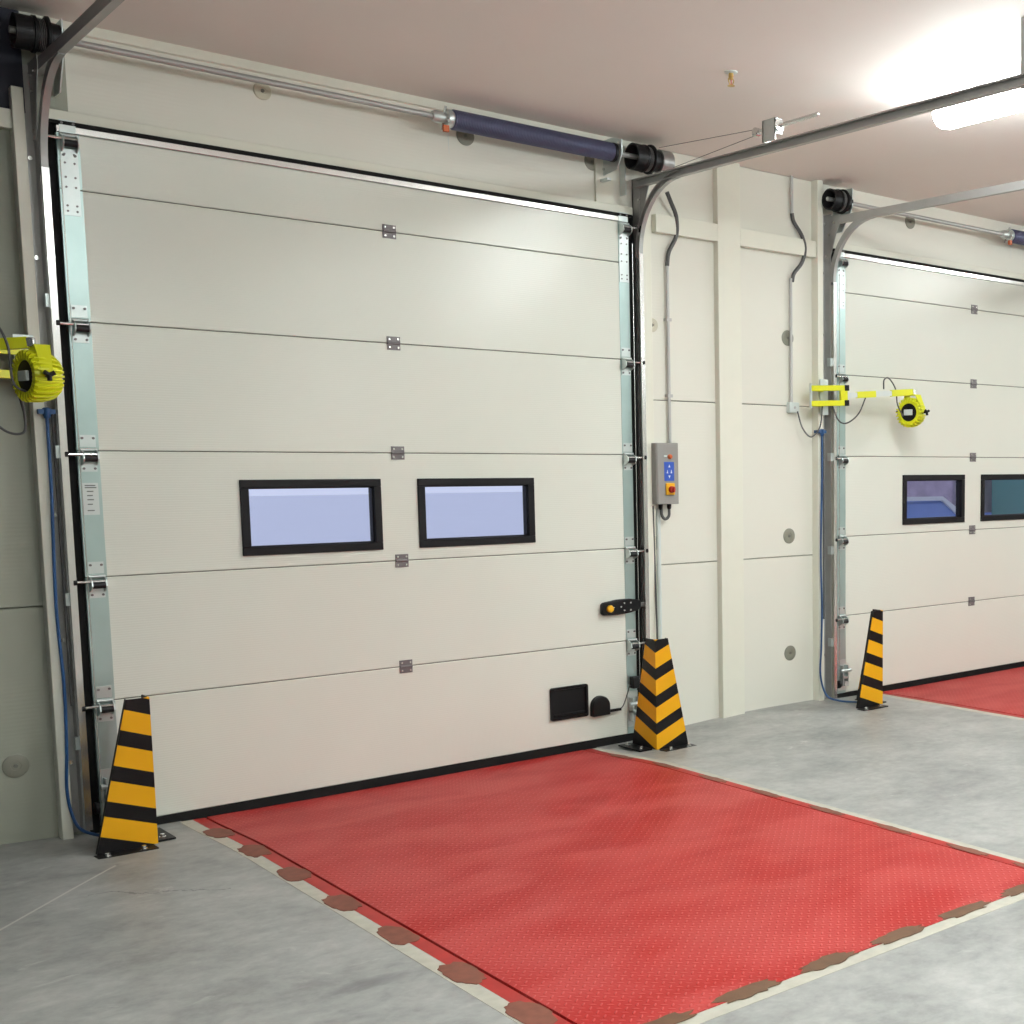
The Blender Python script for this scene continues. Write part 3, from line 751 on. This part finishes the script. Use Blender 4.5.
# ------------------------------------------------------------------ track protectors (hazard striped)
def protector(x, y, s, mat_, name_label, lw=.26, lt=.10, H=.715, rotz=0.0, bl=.27):
    """folded sheet: one leg along -s x, one leg back towards the wall, both tapering upwards"""
    z0 = hf(x, y)
    root = empty('column_guard', (x, y, z0)); root.rotation_euler = (0, 0, rotz)
    t = .006
    m = MB()
    def ring(a, b, z): return [(0, 0, z), (s * a, 0, z), (s * a, t, z), (s * t, t, z), (s * t, b, z), (0, b, z)]
    m.add(ring(lw, bl, .008) + ring(lt, lt, H), [(0, 1, 2, 3), (0, 3, 4, 5), (9, 8, 7, 6), (11, 10, 9, 6)] + [(k, (k + 1) % 6, 6 + (k + 1) % 6, 6 + k) for k in range(6)])
    m.build('striped_sheet', mat_, root)
    # stiffening return along the outer edge of the front leg
    r = MB(); e = .022
    r.add([(s * lw, t, .008), (s * lt, t, H), (s * lt, t + e, H), (s * lw, t + e, .008), (s * (lw - .005), t, .008), (s * (lt - .005), t, H), (s * (lt - .005), t + e, H), (s * (lw - .005), t + e, .008)],
          [(0, 1, 2, 3), (7, 6, 5, 4), (0, 4, 5, 1), (1, 5, 6, 2), (2, 6, 7, 3), (3, 7, 4, 0)])
    r.build('return_edge', 'black', root)
    fp = MB(); fp.box(s * .02, s * (lw + .015), -.075, 0.0, 0, .008); fp.box(-s * .095, 0, .05, bl + .02, 0, .008)
    f = fp.build('foot_plate', 'black', root)
    for bx, by in ((s * .075, -.045), (s * (lw - .03), -.045), (-s * .05, .10), (-s * .05, bl - .02)):
        b = MB(); b.lathe((bx, by, .008), (0, 0, 1), [(0, .016), (.003, .016), (.0031, .010), (.016, .010)], 6 * 2)
        b.build('bolt', 'bright', f)
    tag(root, name_label, 'column guard', 'hazard striped track protectors')
    return root
protector(.045, -.43, -1, 'stripeA', 'yellow and black striped guard at left foot of nearest door', rotz=0.02)
protector(2.955, -.43, 1, 'stripeB', 'chevron striped guard standing under the grey control box', rotz=0.0, lw=.25)
protector(DX - .035, -.44, -1, 'stripeA', 'striped guard at left foot of the far right door', rotz=0.02)

# ------------------------------------------------------------------ dock levellers
def leveller(dx):
    root = empty('dock_leveller', (dx, 0, 0))
    X0, X1, Y0, Y1 = .385, 2.667, -3.735, -.03
    ox0, ox1, oy0 = .27, 2.775, -3.79
    P = lambda x, y, z=0: (x, y, z + hf(x + dx, y))
    def strip(x0, x1, y0, y1, za, zb, m, nx=8, ny=40):
        vs = []; fs = []
        for zz in (za, zb):
            for j in range(ny + 1):
                for i in range(nx + 1):
                    x = x0 + (x1 - x0) * i / nx; y = y0 + (y1 - y0) * j / ny; vs.append(P(x, y, zz))
        n = nx + 1; K = (nx + 1) * (ny + 1)
        for j in range(ny):
            for i in range(nx):
                a = j * n + i; fs += [(a, a + n, a + n + 1, a + 1), (K + a, K + a + 1, K + a + n + 1, K + a + n)]
        per = [i for i in range(n)] + [j * n + nx for j in range(1, ny + 1)] + [ny * n + i for i in range(nx - 1, -1, -1)] + [j * n for j in range(ny - 1, 0, -1)]
        for a, b in zip(per, per[1:] + per[:1]): fs.append((a, b, K + b, K + a))
        m.add(vs, fs)
    m = MB(); strip(X0 + .004, X1 - .004, Y0, Y1, -.012, .004, m)
    m.build('platform', 'tread', root)
    for a_, b_ in ((ox0 + .05, X0 - .006), (X1 + .008, ox1 - .045)):
        m = MB(); strip(a_, b_, Y0, Y1, -.02, .002, m, nx=1); m.build('frame_rail', 'redflat', root)
    m = MB()
    strip(ox0 + .02, ox1 - .02, oy0 + .02, Y1, -.06, -.03, m, nx=10)
    m.build('pit_frame', 'gap', root)
    m = MB()
    strip(ox0 - .012, ox0 + .052, oy0 - .01, Y1, -.03, .0015, m, nx=1); strip(ox1 - .047, ox1 + .002, oy0 - .01, Y1, -.03, .0015, m, nx=1)
    strip(ox0 - .012, ox1 + .012, oy0 - .012, Y0 - .0, -.03, .0015, m, ny=1)
    m.build('mortar_edge', 'mortar', root)
    def patch(cx, cy, rx, ry, rough=.16, seed=0, mt='primer', pw=.7, zz=.0042):
        rnd = random.Random(seed); n = 26; vs = []; top = []
        for k in range(n):
            a = 2 * PI * k / n; q = 1 + rough * (rnd.random() - .5)
            ca, sa = math.cos(a), math.sin(a)
            x = cx + rx * q * math.copysign(abs(ca) ** pw, ca); y = cy + ry * q * math.copysign(abs(sa) ** pw, sa)
            vs.append(P(x, y, zz)); top.append(P(x, y, zz - .0015))
        mm = MB(); mm.add(vs + top, [tuple(range(n)), tuple(range(2 * n - 1, n - 1, -1))] + [(i, (i + 1) % n, n + (i + 1) % n, n + i) for i in range(n)])
        mm.build('primer_patch', mt, root)
    for i, y in enumerate(() if dx else (-.42, -.90, -1.378, -1.886, -2.39, -2.90, -3.36)): patch(.322, y, .056, .115, .22, seed=i, pw=.8)
    for i, y in enumerate((-.40, -.86, -1.314, -1.775, -2.256, -2.735, -3.209, -3.60)): patch(2.703, y, .026, .125, .3, seed=20 + i, pw=1.0)
    for i, x in enumerate((.57, .94, 1.31, 1.69, 2.07, 2.45)): patch(x, -3.722, .135, .040, .4, seed=40 + i, mt='primer2', zz=.0056, pw=.95)
    return root
l1 = leveller(0); tag(l1, 'red tread-plate dock leveller in front of the nearest door', 'dock leveller', 'red dock levellers')
l2 = leveller(DX); tag(l2, 'red dock leveller at right edge before the far door', 'dock leveller', 'red dock levellers')

# ------------------------------------------------------------------ control box and its lines
cb = empty('control_box', (3.262, WY, 1.52))
bx, by, bz = .180, .104, .415
MB().prism([(0, 0), (0, -by + .012), (.012, -by), (bx, -by), (bx, 0)], 'z', .01, bz).build('housing', 'boxgrey', cb, bevel=.004)
k = MB().box(.062, .142, -by - .002, -by, .165, .290).build('keypad', 'panelblue', cb)
for z, up_ in ((.262, 1), (.227, 0), (.192, -1)):
    m = MB()
    if up_ == 0:
        m.prism([(.080, z - .012), (.092, z - .012), (.086, z + .012)], 'y', -by - .004, -by - .002); m.build('arrow_key', 'white', k); m = MB()
        m.prism([(.112, z - .012), (.124, z - .012), (.118, z + .012)], 'y', -by - .004, -by - .002)
    else:
        m.prism([(.102 - .008, z - .008 * up_), (.102 + .008, z - .008 * up_), (.102, z + .010 * up_)], 'y', -by - .004, -by - .002)
    m.build('arrow_key', 'white', k)
MB().lathe((.108, -by, .325), (0, -1, 0), [(0, .016), (.006, .016), (.008, .012), (.018, .011)], 20).build('push_button', 'orange', cb)
MB().box(.062, .085, -by - .003, -by, .322, .334).build('indicator', 'label', cb)
sw = MB().box(.070, .140, -by - .012, -by, .072, .150).build('switch_base', 'safety', cb, bevel=.003)
MB().lathe((.108, -by - .012, .108), (0, -1, 0), [(0, .022), (.008, .024), (.022, .02), (.024, .01)], 20).build('switch_knob', 'red', sw)
MB().box(.100, .116, -by - .05, -by - .034, .090, .126).build('switch_grip', 'red', sw, bevel=.003)
MB().lathe((.06, -.06, .012), (0, 0, -1), [(0, .016), (.03, .014), (.04, .008)], 14).build('gland', 'black', cb)
MB().lathe((.13, -.06, .012), (0, 0, -1), [(0, .016), (.03, .014), (.04, .008)], 14).build('gland', 'black', cb)
MB().tube([(.065, -.06, -.02), (.07, -.06, -.065), (.095, -.062, -.09), (.125, -.062, -.07), (.13, -.06, -.02)], .010, n=10).build('cable_loop', 'hose', cb)
tag(cb, 'grey door control box with blue keypad and red switch', 'control box')

def pipe_thing(name, parts, label, cat):
    r = empty(name, parts[0][1][0])
    org = Vector(parts[0][1][0])
    for nm, pts, rad, mt, sm in parts:
        MB().tube([Vector(p) - org for p in pts], rad, n=12, smooth=sm).build(nm, mt, r)
    return tag(r, label, cat)
PYY = .028
c1 = pipe_thing('conduit', [('pipe', [(3.435, PYY, 1.92), (3.435, PYY, 3.10)], .011, 'pipe', False),
    ('corrugated_hose', [(3.435, PYY, 3.10), (3.445, .02, 3.19), (3.50, .01, 3.30), (3.495, .0, 3.42), (3.44, -.02, 3.50), (3.40, -.03, 3.56)], .014, 'hose', True)],
    'grey conduit rising from the control box into a dark hose', 'conduit')
m = MB()
for z in (2.25, 2.75): m.box(3.415, 3.455, PYY - .014, WY, z - .01, z + .01)
cc = m.build('pipe_clip', 'pipe', c1); cc.location = -Vector(c1.location)
c2 = pipe_thing('conduit', [('pipe', [(3.330, PYY, 1.50), (3.322, PYY, -.02)], .015, 'label', False)], 'pale pipe running down below the grey control box', 'conduit')
c3 = pipe_thing('cable', [('wire', [(3.268, .0, 1.52), (3.275, .0, 1.1), (3.262, -.03, .62), (3.25, -.05, .3)], .006, 'hose', True)], 'thin black cable hanging beside the pale pipe', 'cable')
c4 = pipe_thing('conduit', [('pipe', [(4.535, PYY, 2.22), (4.535, PYY, 3.13)], .011, 'pipe', False),
    ('corrugated_hose', [(4.55, PYY, 3.11), (4.57, PYY, 3.17), (4.63, .01, 3.25), (4.66, .01, 3.35), (4.63, .01, 3.44), (4.57, PYY, 3.53), (4.55, PYY, 3.59)], .014, 'hose', True),
    ('pipe', [(4.55, PYY, 3.58), (4.55, PYY, ZC)], .011, 'pipe', False)],
    'grey conduit with dark hose left of the far right door', 'conduit')
jb = empty('junction_box', (4.55, WY, 2.17))
MB().box(-.045, .045, -.045, 0, 0, .075).build('box', 'label', jb, bevel=.005)
MB().lathe((0.0, -.045, .0375), (0, -1, 0), [(0, .01), (.003, .009)], 10).build('screw', 'pipe', jb)
tag(jb, 'small pale junction box at foot of the conduit by right door', 'junction box')

for d, l in ((0, 'blue hanging cable on the dark wall left of nearest door'), (DX, 'blue hanging cable on the post left of far door')):
    x = d - (.275 if d else .212); r = empty('blue_cable', (x, -.04, 2.035))
    pts = [(0, 0, 0), (-.002, 0, -.35), (-.015, 0, -.9), (-.005, 0, -1.3), (-.012, 0, -1.6), (-.022, 0, -1.82), (.0, -.04, -1.97), (.05, -.12, -2.010), (.14, -.24, -2.018)]
    MB().tube(pts, .0075, n=10).build('cable', 'blue', r)
    MB().tube([(.026, 0.012, 0), (.026, .012, -1.4)], .007, n=8, smooth=False).build('second_line', 'hose', r)
    m = MB(); m.lathe((0, 0, .02), (0, 0, -1), [(0, .012), (.005, .018), (.03, .018), (.05, .011)], 14); m.box(-.035, .035, -.012, .05, -.01, .012)
    m.build('fitting', 'blue', r)
    tag(r, l, 'cable', 'blue hanging cables')

# ------------------------------------------------------------------ yellow dock lamps
def bar(m, p, q, h, w):
    """rectangular bar between two points"""
    p, q = Vector(p), Vector(q); t = (q - p).normalized(); sd = t.cross(Vector((0, 0, 1))).normalized(); u = sd.cross(t)
    vs = [c + sd * a + u * b for c in (p, q) for a, b in ((-w, -h), (w, -h), (w, h), (-w, h))]
    m.add(vs, [(3, 2, 1, 0), (4, 5, 6, 7)] + [(i, (i + 1) % 4, 4 + (i + 1) % 4, 4 + i) for i in range(4)])
def dock_lamp(post_x, A, B, E, Hc, label, cables):
    O = Vector(A); root = empty('dock_lamp', A)
    L = lambda p: Vector(p) - O
    a, b, e, h = L(A), L(B), L(E), L(Hc)
    m = MB(); m.box(post_x + .005 - O.x, post_x + .085 - O.x, -.038 - O.y, -.031 - O.y, -.13, .13)
    m.build('mounting_plate', 'galv2', root)
    MB().cyl(a + Vector((0, 0, -.09)), a + Vector((0, 0, .09)), .010, n=12).build('pivot_pin', 'galv2', root)
    for dz in (.055, -.055):
        m = MB(); bar(m, (post_x + .03 - O.x, -.035 - O.y, dz), a + Vector((0, 0, dz)), .019, .008)
        m.build('wall_link', 'yellow', root, bevel=.002)
    m = MB()
    for dz in (.055, -.055): bar(m, a + Vector((0, 0, dz)), b + Vector((0, 0, dz)), .020, .016)
    d1_ = (b - a).normalized()
    bar(m, b - d1_ * .03, b + d1_ * .03, .075, .012)
    m.build('inner_arm', 'yellow', root, bevel=.003)
    m = MB()
    for dz in (.055, -.055): bar(m, b + Vector((0, 0, dz)) + d1_ * .002, b + Vector((0, 0, dz)) + d1_ * .04, .021, .017)
    m.build('arm_end_cap', 'black', root, bevel=.003)
    d2_ = (e - b).normalized(); Ln = (e - b).length
    m = MB(); bar(m, b, b + d2_ * Ln * .72, .019, .012); oa = m.build('outer_arm', 'label', root)
    m = MB(); bar(m, b + d2_ * Ln * .18, b + d2_ * Ln * .45, .024, .014); m.build('arm_sleeve', 'yellow', oa, bevel=.003); m = MB(); bar(m, b + d2_ * Ln * .68, e, .025, .016)
    m.build('arm_sleeve', 'yellow', oa, bevel=.003)
    bar(mm := MB(), e - d2_ * .005, e + d2_ * .025, .021, .018); mm.build('arm_tip', 'bright', oa, bevel=.004)
    # head: finned round housing turned a little towards the room
    rr = .106; ROT = Matrix.Rotation(math.radians(14), 3, 'Z')
    m = MB(); m.lathe((-.100, 0, 0), (1, 0, 0), [(.012, rr * .3), (.012, rr * .62), (.0, rr * .66), (.0, rr * .88), (.02, rr * .92), (.085, rr * .90), (.13, rr * .78), (.155, rr * .62)], 40)
    SQ = lambda p: ROT @ Vector((.05 + (p[0] - .05) * .80, p[1], p[2]))
    m.v = [tuple(SQ(p)) for p in m.v]
    hd = m.build('lamp_head', 'yellow', root, loc=h)
    m = MB(); n_f = 26
    for i in range(n_f):
        t = 2 * PI * i / n_f; ca, sa = math.cos(t), math.sin(t); w = .0042
        prof = [(-.104, rr * .70), (-.106, rr * .98), (-.094, rr * 1.08), (-.02, rr * 1.06), (.035, rr * .93), (.060, rr * .76), (.060, rr * .55), (-.04, rr * .6)]
        vs = []
        for off in (-w, w):
            vs += [SQ((px, ca * q - sa * off, sa * q + ca * off)) for px, q in prof]
        n = len(prof); m.add(vs, [tuple(range(n)), tuple(range(2 * n - 1, n - 1, -1))] + [(k, (k + 1) % n, n + (k + 1) % n, n + k) for k in range(n)])
    o_ = m.build('cooling_fin', 'yellow', hd); o_.name = 'cooling_fins'; o_['kind'] = 'stuff'
    m = MB(); m.lathe((-.086, 0, 0), (-1, 0, 0), [(0, rr * .66), (.006, rr * .66), (.009, rr * .6)], 28); m.v = [tuple(SQ(p)) for p in m.v]; m.build('rear_disc', 'black', hd)
    m = MB(); m.box(-.112, -.094, -.036, .036, -.022, .022); m.v = [tuple(SQ(p)) for p in m.v]; m.build('driver_box', 'label', hd, bevel=.004)
    # U-shaped yoke, knobs on both sides
    m = MB()
    top = Vector((0.0, 0, .150))
    for sy in (-1, 1):
        P = [Vector((-.02, sy * .125, .0)), Vector((.02, sy * .125, .0)), Vector((.03, sy * .055, .135)), Vector((-.03, sy * .055, .135))]
        m.add([h + p for p in P] + [h + p + Vector((0, -sy * .006, 0)) for p in P], [(0, 1, 2, 3), (7, 6, 5, 4)] + [(k, (k + 1) % 4, 4 + (k + 1) % 4, 4 + k) for k in range(4)])
    m.box(h.x - .03, h.x + .03, h.y - .056, h.y + .056, h.z + .129, h.z + .136)
    m.build('yoke', 'yellow', root)
    for sy in (-1, 1):
        m = MB(); m.cyl(h + Vector((0, sy * .10, 0)), h + Vector((0, sy * .145, 0)), .010, n=12)
        for k in range(3):
            t = 2 * PI * k / 3 + .5
            m.cyl(h + Vector((0, sy * .145, 0)), h + Vector((.024 * math.cos(t), sy * .150, .024 * math.sin(t))), .010, n=10)
        m.build('knob', 'black', root)
    for c in cables:
        MB().tube([L(p) for p in c], .0055, n=8).build('cable', 'hose', root)
    tag(root, label, 'lamp', 'yellow swing-arm dock lamps')
    return root
dock_lamp(DX - .292, (4.625, -.085, 2.29), (4.895, -.15, 2.300), (5.535, -.25, 2.345), (5.540, -.25, 2.190), 'yellow swing-arm lamp before the far right door',
    [[(4.57, .0, 2.18), (4.60, -.02, 2.06), (4.66, -.05, 1.995), (4.72, -.08, 2.07), (4.735, -.09, 2.22)],
     [(4.80, -.12, 2.24), (4.86, -.13, 2.12), (4.93, -.15, 2.10), (5.03, -.17, 2.17), (5.10, -.18, 2.30)],
     [(5.27, -.20, 2.36), (5.275, -.20, 2.43), (5.32, -.21, 2.44), (5.37, -.23, 2.36), (5.38, -.24, 2.25), (5.43, -.25, 2.16)]])
dock_lamp(-.33, (-.42, -.085, 2.255), (-.80, -.20, 2.27), (-.345, -.42, 2.318), (-.308, -.43, 2.172), 'yellow dock lamp at left edge on the dark wall',
    [[(-.56, -.36, 2.33), (-.53, -.38, 2.42), (-.47, -.42, 2.40), (-.43, -.45, 2.30), (-.42, -.46, 2.14), (-.36, -.44, 2.10)],
     [(-.60, -.30, 2.20), (-.52, -.30, 2.05), (-.44, -.32, 1.94), (-.37, -.33, 1.93), (-.36, -.33, 2.0), (-.385, -.38, 2.09)]])

# ------------------------------------------------------------------ sprinkler and luminaires
sp_ = empty('sprinkler_head', (2.721, -1.522, ZC))
MB().lathe((0, 0, 0), (0, 0, -1), [(0, .036), (.004, .034), (.008, .016)], 20).build('rosette', 'label', sp_)
m = MB(); m.lathe((0, 0, -.006), (0, 0, -1), [(0, .013), (.02, .014), (.022, .009), (.034, .009)], 14)
m.tube([(-.011, 0, -.03), (-.018, 0, -.045), (-.006, 0, -.068)], .003, n=6); m.tube([(.011, 0, -.03), (.018, 0, -.045), (.006, 0, -.068)], .003, n=6)
m.lathe((0, 0, -.066), (0, 0, -1), [(0, .007), (.004, .02), (.006, .02)], 18)
m.build('nozzle', 'brass', sp_)
MB().cyl((0, 0, -.04), (0, 0, -.066), .003, n=8).build('bulb', 'red', sp_)
tag(sp_, 'small brass fire sprinkler head on the ceiling', 'sprinkler')

def luminaire(x, y0, y1, drop=0.0):
    root = empty('ceiling_light', (x, (y0 + y1) / 2, ZC - drop)); h = (y1 - y0) / 2
    
    m = MB()
    for y in (-h * .6, h * .6): m.box(-.02, .02, y - .03, y + .03, -.066, drop)
    m.build('bracket', 'lampbody', root)
    n = 14; sec = [(.10 * math.cos(PI + PI * k / n), -.07 + .09 * math.sin(PI + PI * k / n)) for k in range(n + 1)] + [(.085, -.06), (-.085, -.06)]
    m = MB(); prof = [(-h, .55), (-h + .015, .85), (-h + .05, 1), (h - .05, 1), (h - .015, .85), (h, .55)]
    vs = []; q = len(sec)
    for y, s_ in prof: vs += [(u * s_, y, -.10 + (w + .10) * s_) for u, w in sec]
    fs = [tuple(range(q)), tuple(range(6 * q - 1, 5 * q - 1, -1))]
    for k in range(5):
        for i in range(q): fs.append((k * q + i, k * q + (i + 1) % q, (k + 1) * q + (i + 1) % q, (k + 1) * q + i))
    m.add(vs, fs).build('diffuser', 'tube', root)
    return root
cl = luminaire(3.85, -3.50, -2.00, .03)
tag(cl, 'lit tubular ceiling light above the nearest leveller, at right edge', 'light')
LAMPS = [(3.85, -7.2, -5.7, .35), (8.9, -3.5, -2.0, 0), (8.9, -7.2, -5.7, .35), (1.3, -6.3, -4.8, 0), (-1.2, -7.2, -5.7, .35)]  # unseen lights; all but the one by the far door added as fill
for l in LAMPS:
    q = luminaire(*l); tag(q, 'lit tubular ceiling light out of the picture, hall row with added fill lights', 'light', 'ceiling lights outside the frame')

# ------------------------------------------------------------------ outside
struct(MB().box(-40, 90, 0.3, 140, -1.3, -1.2).build('ground', 'yard')).name = 'ground'
M['vanblue'] = pbr('van_blue', (0.15, 0.28, 0.70), 0.3, var=0.1)
M['darkblue'] = pbr('shed_blue', (0.20, 0.30, 0.75), 0.7, var=0.5, scale=1.2)
M['bandblue'] = pbr('shed_band', (0.50, 0.62, 0.95), 0.6, var=0.3, scale=2)
M['teal'] = pbr('trailer_teal', (0.03, 0.20, 0.19), 0.4, var=0.2, scale=2)
M['brownish'] = pbr('crate_brown', (0.35, 0.28, 0.36), 0.8, var=0.5, scale=5)
M['tarp'] = pbr('tarpaulin_grey', (0.30, 0.30, 0.26), 0.8, var=0.5, scale=3)
r = empty('parked_van', (9.6, 4.3, -1.2))
MB().prism([(-1.6, .35), (1.15, .35), (1.3, .9), (1.2, 1.45), (.75, 2.44), (.5, 2.58), (-1.5, 2.58), (-1.6, 2.4)], 'y', -.9, .9).build('body', 'vanblue', r, bevel=.05)
MB().prism([(1.24, 1.42), (.82, 2.42), (.45, 2.62), (-1.5, 2.63), (-1.5, 2.59), (.45, 2.57), (.74, 2.38), (1.16, 1.42)], 'y', -.93, -.88).build('roof_line', 'white', r)
for q in (-1.0, .85):
    for y in (-.85, .85): MB().lathe((q, y - .1, .33), (0, 1, 0), [(0, .2), (.01, .33), (.19, .33), (.2, .2)], 24).build('wheel', 'rubber', r)
tag(r, 'blue van parked outside, glimpsed through the far door window', 'van')
r = empty('storage_shed', (18.5, 9.0, -1.2))
MB().box(-5.0, 6.5, 0, 4, 0, 4.2).build('wall', 'darkblue', r)
MB().box(-5.0, 6.5, -.05, 0, 2.35, 2.62).build('facade_band', 'bandblue', r)
MB().box(-3.2, -3.0, -.06, 0, 0, 4.0).build('downpipe', 'bandblue', r)
tag(r, 'blue shed across the yard, glimpsed through the far door windows', 'shed')
r = empty('crate_stack', (13.95, 6.6, -1.2))
for i in range(4):
    MB().box(-.55, .55, -.5, .5, i * .75, i * .75 + .70).build('crate', 'brownish', r, bevel=.02)
tag(r, 'stack of brown crates outside, behind the far door window', 'crates')
r = empty('truck_trailer', (17.2, 4.6, -1.2))
MB().box(-3.2, 5, -1.2, 1.2, .9, 3.9).build('box_body', 'teal', r)
MB().lathe((-3.25, -.95, 2.55), (-.3, -1, 0), [(0, .32), (.05, .34), (.1, .2)], 24).build('rolled_tarpaulin', 'tarp', r)
for q in (-2.0, 3): MB().lathe((q, -1.2, .5), (0, 1, 0), [(0, .3), (.01, .5), (.3, .5), (.31, .3)], 24).build('wheel', 'rubber', r)
tag(r, 'dark teal truck trailer outside, seen in the window at right edge', 'trailer')
w = bpy.data.worlds.new('world'); S.world = w; w.use_nodes = True
bg = w.node_tree.nodes['Background']; bg.inputs[0].default_value = (0.72, 0.78, 1.0, 1); bg.inputs[1].default_value = 0.92

S.view_settings.view_transform = 'Standard'; S.view_settings.look = 'None'; S.view_settings.gamma = 1; S.view_settings.exposure = 0.06
S.view_settings.use_curve_mapping = False
S.cycles.use_denoising = True
S.cycles.max_bounces = 8; S.cycles.diffuse_bounces = 5; S.cycles.glossy_bounces = 3
S.cycles.sample_clamp_indirect = 8
